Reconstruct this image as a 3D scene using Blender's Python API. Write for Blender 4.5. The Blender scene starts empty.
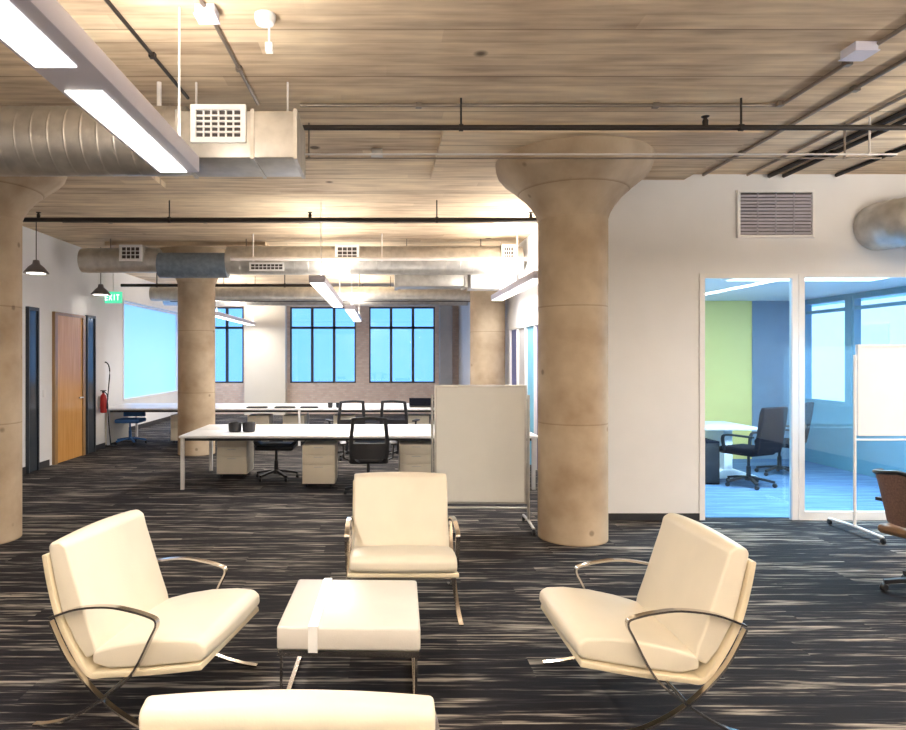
import bpy, bmesh, math, random
from mathutils import Vector, Matrix
random.seed(7)
S = bpy.context.scene
COL = S.collection
PI = math.pi
F, CX, CY, H = 660.0, 382.0, 358.0, 1.70

def at(px, py, Y):
    return Vector(((px - CX) / F * Y, Y, H - (py - CY) / F * Y))

# ------------------------------------------------------------------ materials
def nt(name):
    m = bpy.data.materials.new(name); m.use_nodes = True
    t = m.node_tree
    return m, t, t.nodes['Principled BSDF']

def N(t, typ, **kw):
    n = t.nodes.new(typ)
    for k, v in kw.items():
        setattr(n, k, v)
    return n

def mat(name, col, rough=.5, metal=0, var=.06, scale=6, bump=0, bscale=60, coat=0, stretch=None, emit=None, spec=None):
    m, t, b = nt(name)
    tc = N(t, 'ShaderNodeTexCoord'); mp = N(t, 'ShaderNodeMapping')
    if stretch: mp.inputs['Scale'].default_value = stretch
    t.links.new(tc.outputs['Object'], mp.inputs[0])
    no = N(t, 'ShaderNodeTexNoise'); no.inputs['Scale'].default_value = scale; no.inputs['Detail'].default_value = 4
    t.links.new(mp.outputs[0], no.inputs[0])
    cr = N(t, 'ShaderNodeValToRGB')
    a = [max(0, c * (1 - var)) for c in col]; c2 = [min(1, c * (1 + var)) for c in col]
    cr.color_ramp.elements[0].position = .35; cr.color_ramp.elements[1].position = .65
    cr.color_ramp.elements[0].color = (*a, 1); cr.color_ramp.elements[1].color = (*c2, 1)
    t.links.new(no.outputs['Fac'], cr.inputs[0]); t.links.new(cr.outputs[0], b.inputs['Base Color'])
    b.inputs['Roughness'].default_value = rough; b.inputs['Metallic'].default_value = metal
    b.inputs['Coat Weight'].default_value = coat
    if spec is not None: b.inputs['Specular IOR Level'].default_value = spec
    if emit:
        b.inputs['Emission Color'].default_value = (*emit[0], 1); b.inputs['Emission Strength'].default_value = emit[1]
    if bump:
        n2 = N(t, 'ShaderNodeTexNoise'); n2.inputs['Scale'].default_value = bscale
        t.links.new(tc.outputs['Object'], n2.inputs[0])
        bp = N(t, 'ShaderNodeBump'); bp.inputs['Strength'].default_value = bump; bp.inputs['Distance'].default_value = .01
        t.links.new(n2.outputs['Fac'], bp.inputs['Height']); t.links.new(bp.outputs[0], b.inputs['Normal'])
    return m

def glass(name, tint, gloss=.06):
    m = bpy.data.materials.new(name); m.use_nodes = True; t = m.node_tree
    t.nodes.clear()
    o = N(t, 'ShaderNodeOutputMaterial'); tr = N(t, 'ShaderNodeBsdfTransparent'); gl = N(t, 'ShaderNodeBsdfGlossy')
    mx = N(t, 'ShaderNodeMixShader')
    tr.inputs[0].default_value = (*tint, 1); gl.inputs['Roughness'].default_value = .02; mx.inputs[0].default_value = gloss
    t.links.new(tr.outputs[0], mx.inputs[1]); t.links.new(gl.outputs[0], mx.inputs[2]); t.links.new(mx.outputs[0], o.inputs[0])
    return m

def concrete_boards(name):
    """board-formed slab: planks along X, each with its own tone, dark joints, stains"""
    m, t, b = nt(name); L = t.links.new
    tc = N(t, 'ShaderNodeTexCoord'); sp = N(t, 'ShaderNodeSeparateXYZ'); L(tc.outputs['Object'], sp.inputs[0])
    # plank index in Y
    mul = N(t, 'ShaderNodeMath', operation='MULTIPLY'); mul.inputs[1].default_value = 6.2; L(sp.outputs[1], mul.inputs[0])
    fl = N(t, 'ShaderNodeMath', operation='FLOOR'); L(mul.outputs[0], fl.inputs[0])
    # plank lengths along X offset by index
    ox = N(t, 'ShaderNodeMath', operation='MULTIPLY_ADD'); ox.inputs[1].default_value = 1.37
    L(fl.outputs[0], ox.inputs[0])
    xs = N(t, 'ShaderNodeMath', operation='MULTIPLY'); xs.inputs[1].default_value = .33; L(sp.outputs[0], xs.inputs[0]); L(xs.outputs[0], ox.inputs[2])
    fx = N(t, 'ShaderNodeMath', operation='FLOOR'); L(ox.outputs[0], fx.inputs[0])
    cb = N(t, 'ShaderNodeCombineXYZ'); L(fx.outputs[0], cb.inputs[0]); L(fl.outputs[0], cb.inputs[1])
    wn = N(t, 'ShaderNodeTexWhiteNoise'); wn.noise_dimensions = '2D'; L(cb.outputs[0], wn.inputs[0])
    fr = N(t, 'ShaderNodeMath', operation='FRACT'); L(mul.outputs[0], fr.inputs[0])
    jr = N(t, 'ShaderNodeValToRGB'); e = jr.color_ramp.elements
    e[0].position = 0; e[0].color = (.76, .70, .65, 1); e[1].position = .06; e[1].color = (1, 1, 1, 1)
    L(fr.outputs[0], jr.inputs[0])
    mp = N(t, 'ShaderNodeMapping'); mp.inputs['Scale'].default_value = (.6, 4.5, 1); L(tc.outputs['Object'], mp.inputs[0])
    gr = N(t, 'ShaderNodeTexNoise'); gr.inputs['Scale'].default_value = 3; gr.inputs['Detail'].default_value = 4; L(mp.outputs[0], gr.inputs[0])
    st = N(t, 'ShaderNodeTexNoise'); st.inputs['Scale'].default_value = .9; st.inputs['Detail'].default_value = 5; L(tc.outputs['Object'], st.inputs[0])
    a1 = N(t, 'ShaderNodeMath', operation='MULTIPLY_ADD'); a1.inputs[1].default_value = .26; L(wn.outputs['Value'], a1.inputs[0]); L(gr.outputs['Fac'], a1.inputs[2])
    a2 = N(t, 'ShaderNodeMath', operation='MULTIPLY_ADD'); a2.inputs[1].default_value = 1.0; L(st.outputs['Fac'], a2.inputs[0]); L(a1.outputs[0], a2.inputs[2])
    cr = N(t, 'ShaderNodeValToRGB'); c = cr.color_ramp; c.elements[0].position = .50; c.elements[0].color = (.36, .255, .175, 1)
    c.elements[1].position = .98; c.elements[1].color = (.84, .69, .49, 1)
    x = c.elements.new(.74); x.color = (.62, .48, .335, 1)
    hv = N(t, 'ShaderNodeMath', operation='MULTIPLY'); hv.inputs[1].default_value = .70; L(a2.outputs[0], hv.inputs[0])
    L(hv.outputs[0], cr.inputs[0])
    mx = N(t, 'ShaderNodeMix', data_type='RGBA', blend_type='MULTIPLY'); mx.inputs['Factor'].default_value = 1
    L(cr.outputs[0], mx.inputs['A']); L(jr.outputs[0], mx.inputs['B'])
    vo = N(t, 'ShaderNodeTexVoronoi'); vo.inputs['Scale'].default_value = .9; L(tc.outputs['Object'], vo.inputs[0])
    vr = N(t, 'ShaderNodeValToRGB'); e = vr.color_ramp.elements; e[0].position = .03; e[0].color = (.18, .15, .13, 1); e[1].position = .055; e[1].color = (1, 1, 1, 1)
    L(vo.outputs['Distance'], vr.inputs[0])
    m3 = N(t, 'ShaderNodeMix', data_type='RGBA', blend_type='MULTIPLY'); m3.inputs['Factor'].default_value = 1
    L(mx.outputs['Result'], m3.inputs['A']); L(vr.outputs[0], m3.inputs['B'])
    # wide panel joints
    pm = N(t, 'ShaderNodeMath', operation='MULTIPLY'); pm.inputs[1].default_value = 6.2 / 4; L(sp.outputs[1], pm.inputs[0])
    pf = N(t, 'ShaderNodeMath', operation='FRACT'); L(pm.outputs[0], pf.inputs[0])
    pr = N(t, 'ShaderNodeValToRGB'); e = pr.color_ramp.elements; e[0].position = 0; e[0].color = (.38, .34, .30, 1); e[1].position = .035; e[1].color = (1, 1, 1, 1)
    L(pf.outputs[0], pr.inputs[0])
    m4 = N(t, 'ShaderNodeMix', data_type='RGBA', blend_type='MULTIPLY'); m4.inputs['Factor'].default_value = .9
    L(m3.outputs['Result'], m4.inputs['A']); L(pr.outputs[0], m4.inputs['B'])
    L(m4.outputs['Result'], b.inputs['Base Color']); b.inputs['Roughness'].default_value = .8
    bp = N(t, 'ShaderNodeBump'); bp.inputs['Strength'].default_value = .25; bp.inputs['Distance'].default_value = .02
    L(a1.outputs[0], bp.inputs['Height']); L(bp.outputs[0], b.inputs['Normal'])
    return m

def concrete_column(name):
    m, t, b = nt(name); L = t.links.new
    tc = N(t, 'ShaderNodeTexCoord'); sp = N(t, 'ShaderNodeSeparateXYZ'); L(tc.outputs['Object'], sp.inputs[0])
    n1 = N(t, 'ShaderNodeTexNoise'); n1.inputs['Scale'].default_value = 2.2; n1.inputs['Detail'].default_value = 7; L(tc.outputs['Object'], n1.inputs[0])
    cr = N(t, 'ShaderNodeValToRGB'); c = cr.color_ramp; c.elements[0].position = .3; c.elements[0].color = (.37, .265, .17, 1)
    c.elements[1].position = .72; c.elements[1].color = (.64, .53, .39, 1)
    L(n1.outputs['Fac'], cr.inputs[0])
    # pour joints every 1.05 m
    mu = N(t, 'ShaderNodeMath', operation='MULTIPLY'); mu.inputs[1].default_value = .92; L(sp.outputs[2], mu.inputs[0])
    fr = N(t, 'ShaderNodeMath', operation='FRACT'); L(mu.outputs[0], fr.inputs[0])
    jr = N(t, 'ShaderNodeValToRGB'); e = jr.color_ramp.elements; e[0].position = 0; e[0].color = (.6, .55, .5, 1); e[1].position = .014; e[1].color = (1, 1, 1, 1)
    L(fr.outputs[0], jr.inputs[0])
    vo = N(t, 'ShaderNodeTexVoronoi'); vo.inputs['Scale'].default_value = 3.1; L(tc.outputs['Object'], vo.inputs[0])
    vr = N(t, 'ShaderNodeValToRGB'); e = vr.color_ramp.elements; e[0].position = .05; e[0].color = (.35, .3, .27, 1); e[1].position = .10; e[1].color = (1, 1, 1, 1)
    L(vo.outputs['Distance'], vr.inputs[0])
    m1 = N(t, 'ShaderNodeMix', data_type='RGBA', blend_type='MULTIPLY'); m1.inputs['Factor'].default_value = 1
    m2 = N(t, 'ShaderNodeMix', data_type='RGBA', blend_type='MULTIPLY'); m2.inputs['Factor'].default_value = .7
    L(cr.outputs[0], m1.inputs['A']); L(jr.outputs[0], m1.inputs['B']); L(m1.outputs['Result'], m2.inputs['A']); L(vr.outputs[0], m2.inputs['B'])
    L(m2.outputs['Result'], b.inputs['Base Color']); b.inputs['Roughness'].default_value = .7
    bp = N(t, 'ShaderNodeBump'); bp.inputs['Strength'].default_value = .2; bp.inputs['Distance'].default_value = .02
    L(n1.outputs['Fac'], bp.inputs['Height']); L(bp.outputs[0], b.inputs['Normal'])
    return m

def carpet(name, dark, mid, light, yfreq=1.0):
    """plank carpet with long thin streaks along X"""
    m, t, b = nt(name); L = t.links.new
    tc = N(t, 'ShaderNodeTexCoord'); sp = N(t, 'ShaderNodeSeparateXYZ'); L(tc.outputs['Object'], sp.inputs[0])
    # tile offset so streaks break at tile edges
    my = N(t, 'ShaderNodeMath', operation='MULTIPLY'); my.inputs[1].default_value = 4.0; L(sp.outputs[1], my.inputs[0])
    fy = N(t, 'ShaderNodeMath', operation='FLOOR'); L(my.outputs[0], fy.inputs[0])
    xo = N(t, 'ShaderNodeMath', operation='MULTIPLY_ADD'); xo.inputs[1].default_value = .37; L(fy.outputs[0], xo.inputs[0]); L(sp.outputs[0], xo.inputs[2])
    fx = N(t, 'ShaderNodeMath', operation='FLOOR'); L(xo.outputs[0], fx.inputs[0])
    cb = N(t, 'ShaderNodeCombineXYZ'); L(fx.outputs[0], cb.inputs[0]); L(fy.outputs[0], cb.inputs[1])
    wn = N(t, 'ShaderNodeTexWhiteNoise'); wn.noise_dimensions = '2D'; L(cb.outputs[0], wn.inputs[0])
    cz = N(t, 'ShaderNodeCombineXYZ'); L(sp.outputs[0], cz.inputs[0]); L(sp.outputs[1], cz.inputs[1])
    w7 = N(t, 'ShaderNodeMath', operation='MULTIPLY'); w7.inputs[1].default_value = .15; L(wn.outputs['Value'], w7.inputs[0]); L(w7.outputs[0], cz.inputs[2])
    def streak(sx, sy, det):
        mp = N(t, 'ShaderNodeMapping'); mp.inputs['Scale'].default_value = (sx, sy, 6); L(cz.outputs[0], mp.inputs[0])
        n = N(t, 'ShaderNodeTexNoise'); n.inputs['Scale'].default_value = 1; n.inputs['Detail'].default_value = det
        n.inputs['Roughness'].default_value = .6; L(mp.outputs[0], n.inputs[0]); return n
    s1 = streak(2.0, 38, 5); s2 = streak(.7, 11, 2)
    ad = N(t, 'ShaderNodeMath', operation='MULTIPLY_ADD'); ad.inputs[1].default_value = .55; L(s2.outputs['Fac'], ad.inputs[0]); L(s1.outputs['Fac'], ad.inputs[2])
    hv = N(t, 'ShaderNodeMath', operation='MULTIPLY_ADD'); hv.inputs[1].default_value = .05; L(wn.outputs['Value'], hv.inputs[0]); L(ad.outputs[0], hv.inputs[2])
    cr = N(t, 'ShaderNodeValToRGB'); c = cr.color_ramp
    c.elements[0].position = .74; c.elements[0].color = (*dark, 1); c.elements[1].position = 1.04 - .05; c.elements[1].color = (*light, 1)
    x = c.elements.new(.85); x.color = (*mid, 1)
    L(hv.outputs[0], cr.inputs[0]); L(cr.outputs[0], b.inputs['Base Color'])
    b.inputs['Roughness'].default_value = .85; b.inputs['Specular IOR Level'].default_value = .25
    n2 = N(t, 'ShaderNodeTexNoise'); n2.inputs['Scale'].default_value = 220; L(tc.outputs['Object'], n2.inputs[0])
    bp = N(t, 'ShaderNodeBump'); bp.inputs['Strength'].default_value = .3; bp.inputs['Distance'].default_value = .006
    L(n2.outputs['Fac'], bp.inputs['Height']); L(bp.outputs[0], b.inputs['Normal'])
    return m

def brick(name):
    m, t, b = nt(name); L = t.links.new
    tc = N(t, 'ShaderNodeTexCoord'); mp = N(t, 'ShaderNodeMapping'); mp.inputs['Rotation'].default_value = (PI / 2, 0, 0)
    L(tc.outputs['Object'], mp.inputs[0])
    bt = N(t, 'ShaderNodeTexBrick'); bt.inputs['Scale'].default_value = 4.2
    bt.inputs['Color1'].default_value = (.66, .51, .45, 1); bt.inputs['Color2'].default_value = (.76, .63, .57, 1); bt.inputs['Mortar'].default_value = (.62, .57, .52, 1)
    L(mp.outputs[0], bt.inputs[0]); L(bt.outputs['Color'], b.inputs['Base Color']); b.inputs['Roughness'].default_value = .85
    return m

def wood(name, c1, c2):
    m, t, b = nt(name); L = t.links.new
    tc = N(t, 'ShaderNodeTexCoord'); mp = N(t, 'ShaderNodeMapping'); mp.inputs['Scale'].default_value = (14, 14, .8); L(tc.outputs['Object'], mp.inputs[0])
    n = N(t, 'ShaderNodeTexNoise'); n.inputs['Scale'].default_value = 2; n.inputs['Detail'].default_value = 5; L(mp.outputs[0], n.inputs[0])
    cr = N(t, 'ShaderNodeValToRGB'); cr.color_ramp.elements[0].position = .3; cr.color_ramp.elements[1].position = .7
    cr.color_ramp.elements[0].color = (*c1, 1); cr.color_ramp.elements[1].color = (*c2, 1)
    L(n.outputs['Fac'], cr.inputs[0]); L(cr.outputs[0], b.inputs['Base Color']); b.inputs['Roughness'].default_value = .22
    return m

def translucent(name, col):
    m = bpy.data.materials.new(name); m.use_nodes = True; t = m.node_tree; t.nodes.clear()
    o = N(t, 'ShaderNodeOutputMaterial'); a = N(t, 'ShaderNodeBsdfTranslucent'); d = N(t, 'ShaderNodeBsdfDiffuse'); mx = N(t, 'ShaderNodeMixShader')
    a.inputs[0].default_value = (*col, 1); d.inputs[0].default_value = (*col, 1); mx.inputs[0].default_value = .3
    t.links.new(a.outputs[0], mx.inputs[1]); t.links.new(d.outputs[0], mx.inputs[2]); t.links.new(mx.outputs[0], o.inputs[0])
    return m

M = {}
M['ceiling'] = concrete_boards('board_formed_concrete')
M['column'] = concrete_column('column_concrete')
M['carpet'] = carpet('streaked_carpet', (.008, .007, .011), (.028, .025, .029), (.38, .345, .30))
M['carpet_blue'] = carpet('daylight_blue_carpet', (.10, .18, .32), (.13, .23, .40), (.18, .30, .48))  # blue of the daylight put into the carpet colour
M['white'] = mat('white_paint', (.81, .815, .84), .6, var=.02, scale=2)
M['cream_wall'] = mat('cream_paint', (.78, .73, .64), .6, var=.02, scale=2)
M['grey_wall'] = mat('grey_paint', (.42, .42, .44), .6, var=.03)
M['slate_wall'] = mat('slate_blue_paint', (.21, .28, .37), .6, var=.04)
M['yellow'] = mat('lime_yellow_paint', (1.0, .78, .27), .6, var=.02)
M['teal'] = mat('blue_grey_paint', (.13, .30, .42), .6, var=.03)
M['brick'] = brick('pale_brick')
M['base'] = mat('black_rubber', (.03, .03, .035), .6)
M['trim'] = mat('white_enamel', (.85, .85, .86), .3, var=.01)
M['darkframe'] = mat('dark_frame_paint', (.035, .045, .06), .4)
M['glass'] = glass('clear_glass', (.80, .93, 1.0), .05)
M['glass_blue'] = glass('blue_tinted_glass', (.80, .94, 1.0), .05)
M['glass_clear'] = glass('window_glass', (.95, .98, 1.0), .04)
M['glass_dark'] = mat('smoked_glass', (.05, .06, .075), .12, var=.02)
M['reflect_violet'] = mat('violet_reflection', (.13, .15, .36), .6, var=.05)  # purple reflection painted as an opaque pane colour
M['reflect_cyan'] = mat('cyan_reflection', (.14, .42, .62), .6, var=.05)  # cyan reflection painted as an opaque pane colour
M['wood_door'] = wood('orange_wood_veneer', (.62, .30, .08), (.74, .40, .13))
M['wood_jamb'] = wood('brown_wood_jamb', (.34, .20, .09), (.42, .26, .12))
M['leather'] = mat('cream_leather', (.75, .69, .575), .40, var=.025, scale=5, bump=.08, bscale=120)
M['shell'] = mat('cream_shell_leather', (.72, .63, .46), .42, var=.025, scale=5)
M['chrome'] = mat('polished_steel', (.62, .58, .54), .14, 1, var=.02)
M['strap'] = mat('pale_stripe', (.88, .88, .88), .25, var=.01)  # lighter tone for the stripe across the ottoman
M['ottoman'] = mat('white_leather', (.70, .665, .62), .36, var=.02, bump=.06, bscale=120)
M['galv'] = mat('galvanised_steel', (.54, .52, .49), .42, .75, var=.12, scale=9)
M['galv_blue'] = mat('blue_grey_duct_wrap', (.22, .28, .36), .45, .4, var=.15, scale=14)
M['pipe_dark'] = mat('dark_iron_pipe', (.035, .027, .024), .5, .3)
M['conduit'] = mat('conduit_steel', (.30, .25, .21), .4, .7)
M['conduit_light'] = mat('pale_conduit', (.78, .74, .72), .4, .2)
M['fixture'] = mat('lilac_white_enamel', (.68, .67, .80), .4, var=.01)
M['lens'] = mat('lit_diffuser', (1, .97, .9), .5, var=0, emit=((1.0, .94, .83), 1.6))
M['laminate'] = mat('white_laminate', (.86, .87, .90), .35, var=.01)
M['pedestal'] = mat('cream_cabinet_enamel', (.82, .76, .64), .4, var=.02)
M['black'] = mat('black_plastic', (.018, .018, .022), .45, var=.1)
M['mesh'] = mat('black_mesh_fabric', (.03, .03, .036), .7, var=.1)
M['navy'] = mat('navy_black_fabric', (.004, .005, .012), .9, var=.15, spec=.2)
M['bluefab'] = mat('blue_fabric', (.05, .16, .42), .7, var=.1)
M['board'] = mat('off_white_board', (.85, .86, .84), .3, var=.01)
M['board_white'] = mat('white_marker_board', (.80, .82, .90), .25, var=.01)
M['alum'] = mat('satin_aluminium', (.62, .61, .59), .32, .8)
M['red'] = mat('red_enamel', (.55, .02, .02), .3)
M['exit'] = mat('green_lit_sign', (.05, .5, .25), .5, var=0, emit=((.10, .75, .42), .4))
M['exit_text'] = mat('white_lit_letters', (.9, 1, .95), .5, var=0, emit=((.8, 1, .9), .6))
M['louver'] = mat('grey_louver', (.36, .35, .42), .45, .2)
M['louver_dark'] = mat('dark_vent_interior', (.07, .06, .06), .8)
M['brown_mesh'] = mat('tan_mesh_fabric', (.23, .15, .12), .6, var=.2, scale=80)
M['brown_leather'] = mat('brown_leather', (.22, .13, .07), .45, var=.2)
M['lamp_metal'] = mat('grey_pendant_metal', (.20, .18, .19), .4, .5)
M['bulb'] = mat('lit_bulb', (1, .95, .85), .5, var=0, emit=((1, .92, .8), 4))
M['facade'] = mat('pale_facade', (.90, .91, .92), .8, var=.03)
M['facade_glass'] = mat('facade_window', (.82, .88, .92), .3)
M['shade'] = translucent('pale_blue_shade', (.70, .86, 1.0))

# ------------------------------------------------------------------ mesh builder
class MB:
    def __init__(self): self.bm = bmesh.new()
    def box(self, x0, x1, y0, y1, z0, z1, bev=0, seg=2):
        r = bmesh.ops.create_cube(self.bm, size=1)
        v = r['verts']
        bmesh.ops.scale(self.bm, vec=(x1 - x0, y1 - y0, z1 - z0), verts=v)
        bmesh.ops.translate(self.bm, vec=((x0 + x1) / 2, (y0 + y1) / 2, (z0 + z1) / 2), verts=v)
        if bev:
            ed = list({e for q in v for e in q.link_edges})
            bmesh.ops.bevel(self.bm, geom=ed, offset=bev, segments=seg, affect='EDGES', profile=.5)
        return self
    def rect(self, axis, a0, a1, z0, z1, t0, t1, e):
        """rectangular frame without overlapping corners; axis 'Y': lies in XZ, 'X': lies in YZ"""
        for (p, q, lo, hi) in ((a0, a1, z1 - e, z1), (a0, a1, z0, z0 + e), (a0, a0 + e, z0 + e, z1 - e), (a1 - e, a1, z0 + e, z1 - e)):
            if axis == 'Y': self.box(p, q, t0, t1, lo, hi)
            else: self.box(t0, t1, p, q, lo, hi)
        return self
    def sweep(self, pts, prof, up=Vector((0, 0, 1)), closed=False, cap=True):
        """prof: list of (side, normal) offsets; frame from tangent and 'up'"""
        pts = [Vector(p) for p in pts]; n = len(pts); rings = []
        for i, p in enumerate(pts):
            a = pts[i - 1] if (i > 0 or closed) else p
            c = pts[(i + 1) % n] if (i < n - 1 or closed) else p
            tg = (c - a).normalized()
            u = up if callable(up) is False else up(i)
            s = tg.cross(u)
            if s.length < 1e-4: s = tg.cross(Vector((1, 0.01, 0)))
            s.normalize(); nn = s.cross(tg).normalized()
            rings.append([self.bm.verts.new(p + s * q[0] + nn * q[1]) for q in prof])
        k = len(prof)
        for i in range(n if closed else n - 1):
            A, B = rings[i], rings[(i + 1) % n]
            for j in range(k):
                self.bm.faces.new((A[j], A[(j + 1) % k], B[(j + 1) % k], B[j]))
        if cap and not closed:
            self.bm.faces.new(rings[0][::-1]); self.bm.faces.new(rings[-1])
        return self
    def tube(self, pts, r, seg=10, closed=False, up=Vector((0, 0, 1))):
        pr = [(r * math.cos(2 * PI * j / seg), r * math.sin(2 * PI * j / seg)) for j in range(seg)]
        return self.sweep(pts, pr, up, closed)
    def bar(self, pts, w, th, side=Vector((0, 1, 0)), closed=False):
        """flat bar whose width lies along 'side'"""
        pts = [Vector(p) for p in pts]
        pr = [(-th / 2, -w / 2), (th / 2, -w / 2), (th / 2, w / 2), (-th / 2, w / 2)]
        return self.sweep(pts, pr, side, closed)
    def lathe(self, prof, c=(0, 0, 0), axis='Z', seg=28):
        """prof: (radius, height)"""
        c = Vector(c); rings = []
        for r, h in prof:
            ring = []
            for j in range(seg):
                a = 2 * PI * j / seg; q = (r * math.cos(a), r * math.sin(a))
                v = {'Z': (q[0], q[1], h), 'X': (h, q[0], q[1]), 'Y': (q[1], h, q[0])}[axis]
                ring.append(self.bm.verts.new(c + Vector(v)))
            rings.append(ring)
        for A, B in zip(rings, rings[1:]):
            for j in range(seg):
                self.bm.faces.new((A[j], A[(j + 1) % seg], B[(j + 1) % seg], B[j]))
        self.bm.faces.new(rings[0][::-1]); self.bm.faces.new(rings[-1])
        return self
    def prism(self, poly, y0, y1, bev=0, seg=3, limit=30):
        """poly in (x, z), extruded along y"""
        A = [self.bm.verts.new((x, y0, z)) for x, z in poly]; B = [self.bm.verts.new((x, y1, z)) for x, z in poly]
        k = len(poly); fs = [self.bm.faces.new(A), self.bm.faces.new(B[::-1])]
        for j in range(k): fs.append(self.bm.faces.new((A[j], B[j], B[(j + 1) % k], A[(j + 1) % k])))
        if bev:
            self.bm.normal_update()
            ed = [e for e in {e for f in fs for e in f.edges} if len(e.link_faces) == 2 and e.calc_face_angle(0) > math.radians(limit)]
            bmesh.ops.bevel(self.bm, geom=ed, offset=bev, segments=seg, affect='EDGES', profile=.5, clamp_overlap=True)
        return self
    def crown(self, W, c):
        for k in range(-5, 6):
            bmesh.ops.bisect_plane(self.bm, geom=self.bm.verts[:] + self.bm.edges[:] + self.bm.faces[:], plane_co=(0, W * k / 6, 0), plane_no=(0, 1, 0))
        bmesh.ops.recalc_face_normals(self.bm, faces=self.bm.faces); self.bm.normal_update()
        for v, n in [(v, v.normal.copy()) for v in self.bm.verts]:
            f = 1 - min(1, abs(v.co.y) / W) ** 2
            n.y = 0
            v.co += n * c * f
        return self
    def build(self, name, m, parent=None, loc=(0, 0, 0), smooth=40):
        bmesh.ops.recalc_face_normals(self.bm, faces=self.bm.faces)
        me = bpy.data.meshes.new(name)
        self.bm.to_mesh(me); self.bm.free()
        me.materials.append(M[m])
        for p in me.polygons: p.use_smooth = True
        try: me.set_sharp_from_angle(angle=math.radians(smooth))
        except Exception: pass
        o = bpy.data.objects.new(name, me); COL.objects.link(o); o.location = loc
        if parent: o.parent = parent
        return o

def smooth_path(pts, n=8):
    """Catmull-Rom through points"""
    P = [Vector(p) for p in pts]; out = []
    for i in range(len(P) - 1):
        p0 = P[max(i - 1, 0)]; p1 = P[i]; p2 = P[i + 1]; p3 = P[min(i + 2, len(P) - 1)]
        for k in range(n):
            t = k / n
            out.append(.5 * ((2 * p1) + (p2 - p0) * t + (2 * p0 - 5 * p1 + 4 * p2 - p3) * t * t + (3 * p1 - p0 - 3 * p2 + p3) * t ** 3))
    out.append(P[-1]); return out

def tag(o, label, cat, group=None):
    o['label'] = label; o['category'] = cat
    if group: o['group'] = group
    elif 'group' in o: del o['group']
    return o
def thing(name, label, cat, loc=(0, 0, 0), rz=0, group=None):
    o = bpy.data.objects.new(name, None); COL.objects.link(o); o.location = loc; o.rotation_euler.z = rz
    o.empty_display_size = .1
    return tag(o, label, cat, group)
def struct(o):
    o['kind'] = 'structure'; return o
def dup(root, loc, rz, label, group=None):
    r = root.copy(); COL.objects.link(r); r.location = loc; r.rotation_euler.z = rz
    tag(r, label, root['category'], group or root.get('group'))
    for ch in list(root.children):
        c = ch.copy(); COL.objects.link(c); c.parent = r
        for g in list(ch.children):
            d = g.copy(); COL.objects.link(d); d.parent = c
    return r

def wall_strip(mb, axis, t0, t1, a0, a1, z0, z1, holes):
    """wall of thickness t0..t1 across axis ('X' = plane normal X), running a0..a1, with rectangular holes (a, b, zlo, zhi)"""
    cuts = sorted({a0, a1, *[h[0] for h in holes], *[h[1] for h in holes]})
    for p, q in zip(cuts, cuts[1:]):
        mid = (p + q) / 2; hs = sorted([(h[2], h[3]) for h in holes if h[0] < mid < h[1]])
        z = z0
        for lo, hi in hs + [(z1, z1)]:
            if lo > z + 1e-4:
                if axis == 'X': mb.box(t0, t1, p, q, z, lo)
                else: mb.box(p, q, t0, t1, z, lo)
            z = hi
    return mb

CEIL = 3.63
# ------------------------------------------------------------------ shell
XL, XL2, XR = -5.25, -5.85, 8.0
YB, YF = -4.0, 20.0
XC = 2.32          # side wall of the meeting room
YG = 6.93          # front wall with the glazing
struct(MB().box(-6.1, XR + .1, YB - .1, YF + .3, -.12, 0).build('floor', 'carpet'))
struct(MB().box(XC + .10, 6.99, YG + .10, 11.08, 0, .006).build('floor_meeting_room', 'carpet_blue'))
struct(MB().box(-6.1, XR + .1, YB - .1, YF + .3, CEIL, CEIL + .25).build('ceiling', 'ceiling'))
struct(MB().box(XC + .1, 6.99, YG + .10, 11.08, 2.66, 2.72).build('ceiling_meeting_room', 'white'))
mb = MB(); mb.box(XL - .15, XL, YB, 12.5, 0, CEIL); mb.box(XL2, XL - .15, 12.35, 12.5, 0, CEIL)
struct(mb.build('wall_left', 'white'))
wl = (14.9, 18.9, .72, 3.05)
struct(wall_strip(MB(), 'X', XL2 - .2, XL2, 12.35, YF + .2, 0, CEIL, [wl]).build('wall_left_alcove', 'white'))
wins = [(-6.2 + .35, -4.2), (-2.79, -.79), (-.39, 1.61)]
wz0, wz1 = .94, 3.25
struct(wall_strip(MB(), 'Y', YF, YF + .25, XL2, XC, 0, CEIL, [(a, b, wz0, wz1) for a, b in wins[1:]] + [(-5.75, -4.2, wz0, wz1)]).build('wall_back', 'brick'))
mb = MB(); wall_strip(mb, 'Y', YG, YG + .12, XC, XR, 0, CEIL, [(3.33, 8.0 - .2, 0.0, 2.585)])
struct(mb.build('wall_front_meeting_room', 'white'))
struct(wall_strip(MB(), 'X', XC, XC + .10, YG + .12, YF, 0, CEIL, [(9.3, 12.0, 0, 2.25)]).build('wall_partition', 'white'))
struct(MB().box(XC + .1, 6.22, 11.1, 11.22, 0, 2.72).build('wall_back_meeting_room', 'yellow'))
struct(MB().box(6.22, 7.2, 11.08, 11.22, 0, 2.72).build('wall_back_corner', 'slate_wall'))
wr_holes = [(7.3, 8.55, .98, 2.63), (8.65, 9.85, .98, 2.63), (9.95, 10.98, .98, 2.63)]
struct(wall_strip(MB(), 'X', 7.0, 7.15, YG + .12, 11.08, 0, 2.9, wr_holes).build('wall_window_meeting_room', 'teal'))
struct(MB().box(XR, XR + .1, YB, YG, 0, CEIL).build('wall_right', 'white'))
struct(MB().box(XL - .1, XR, YB - .1, YB, 0, CEIL).build('wall_rear', 'white'))
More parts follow.
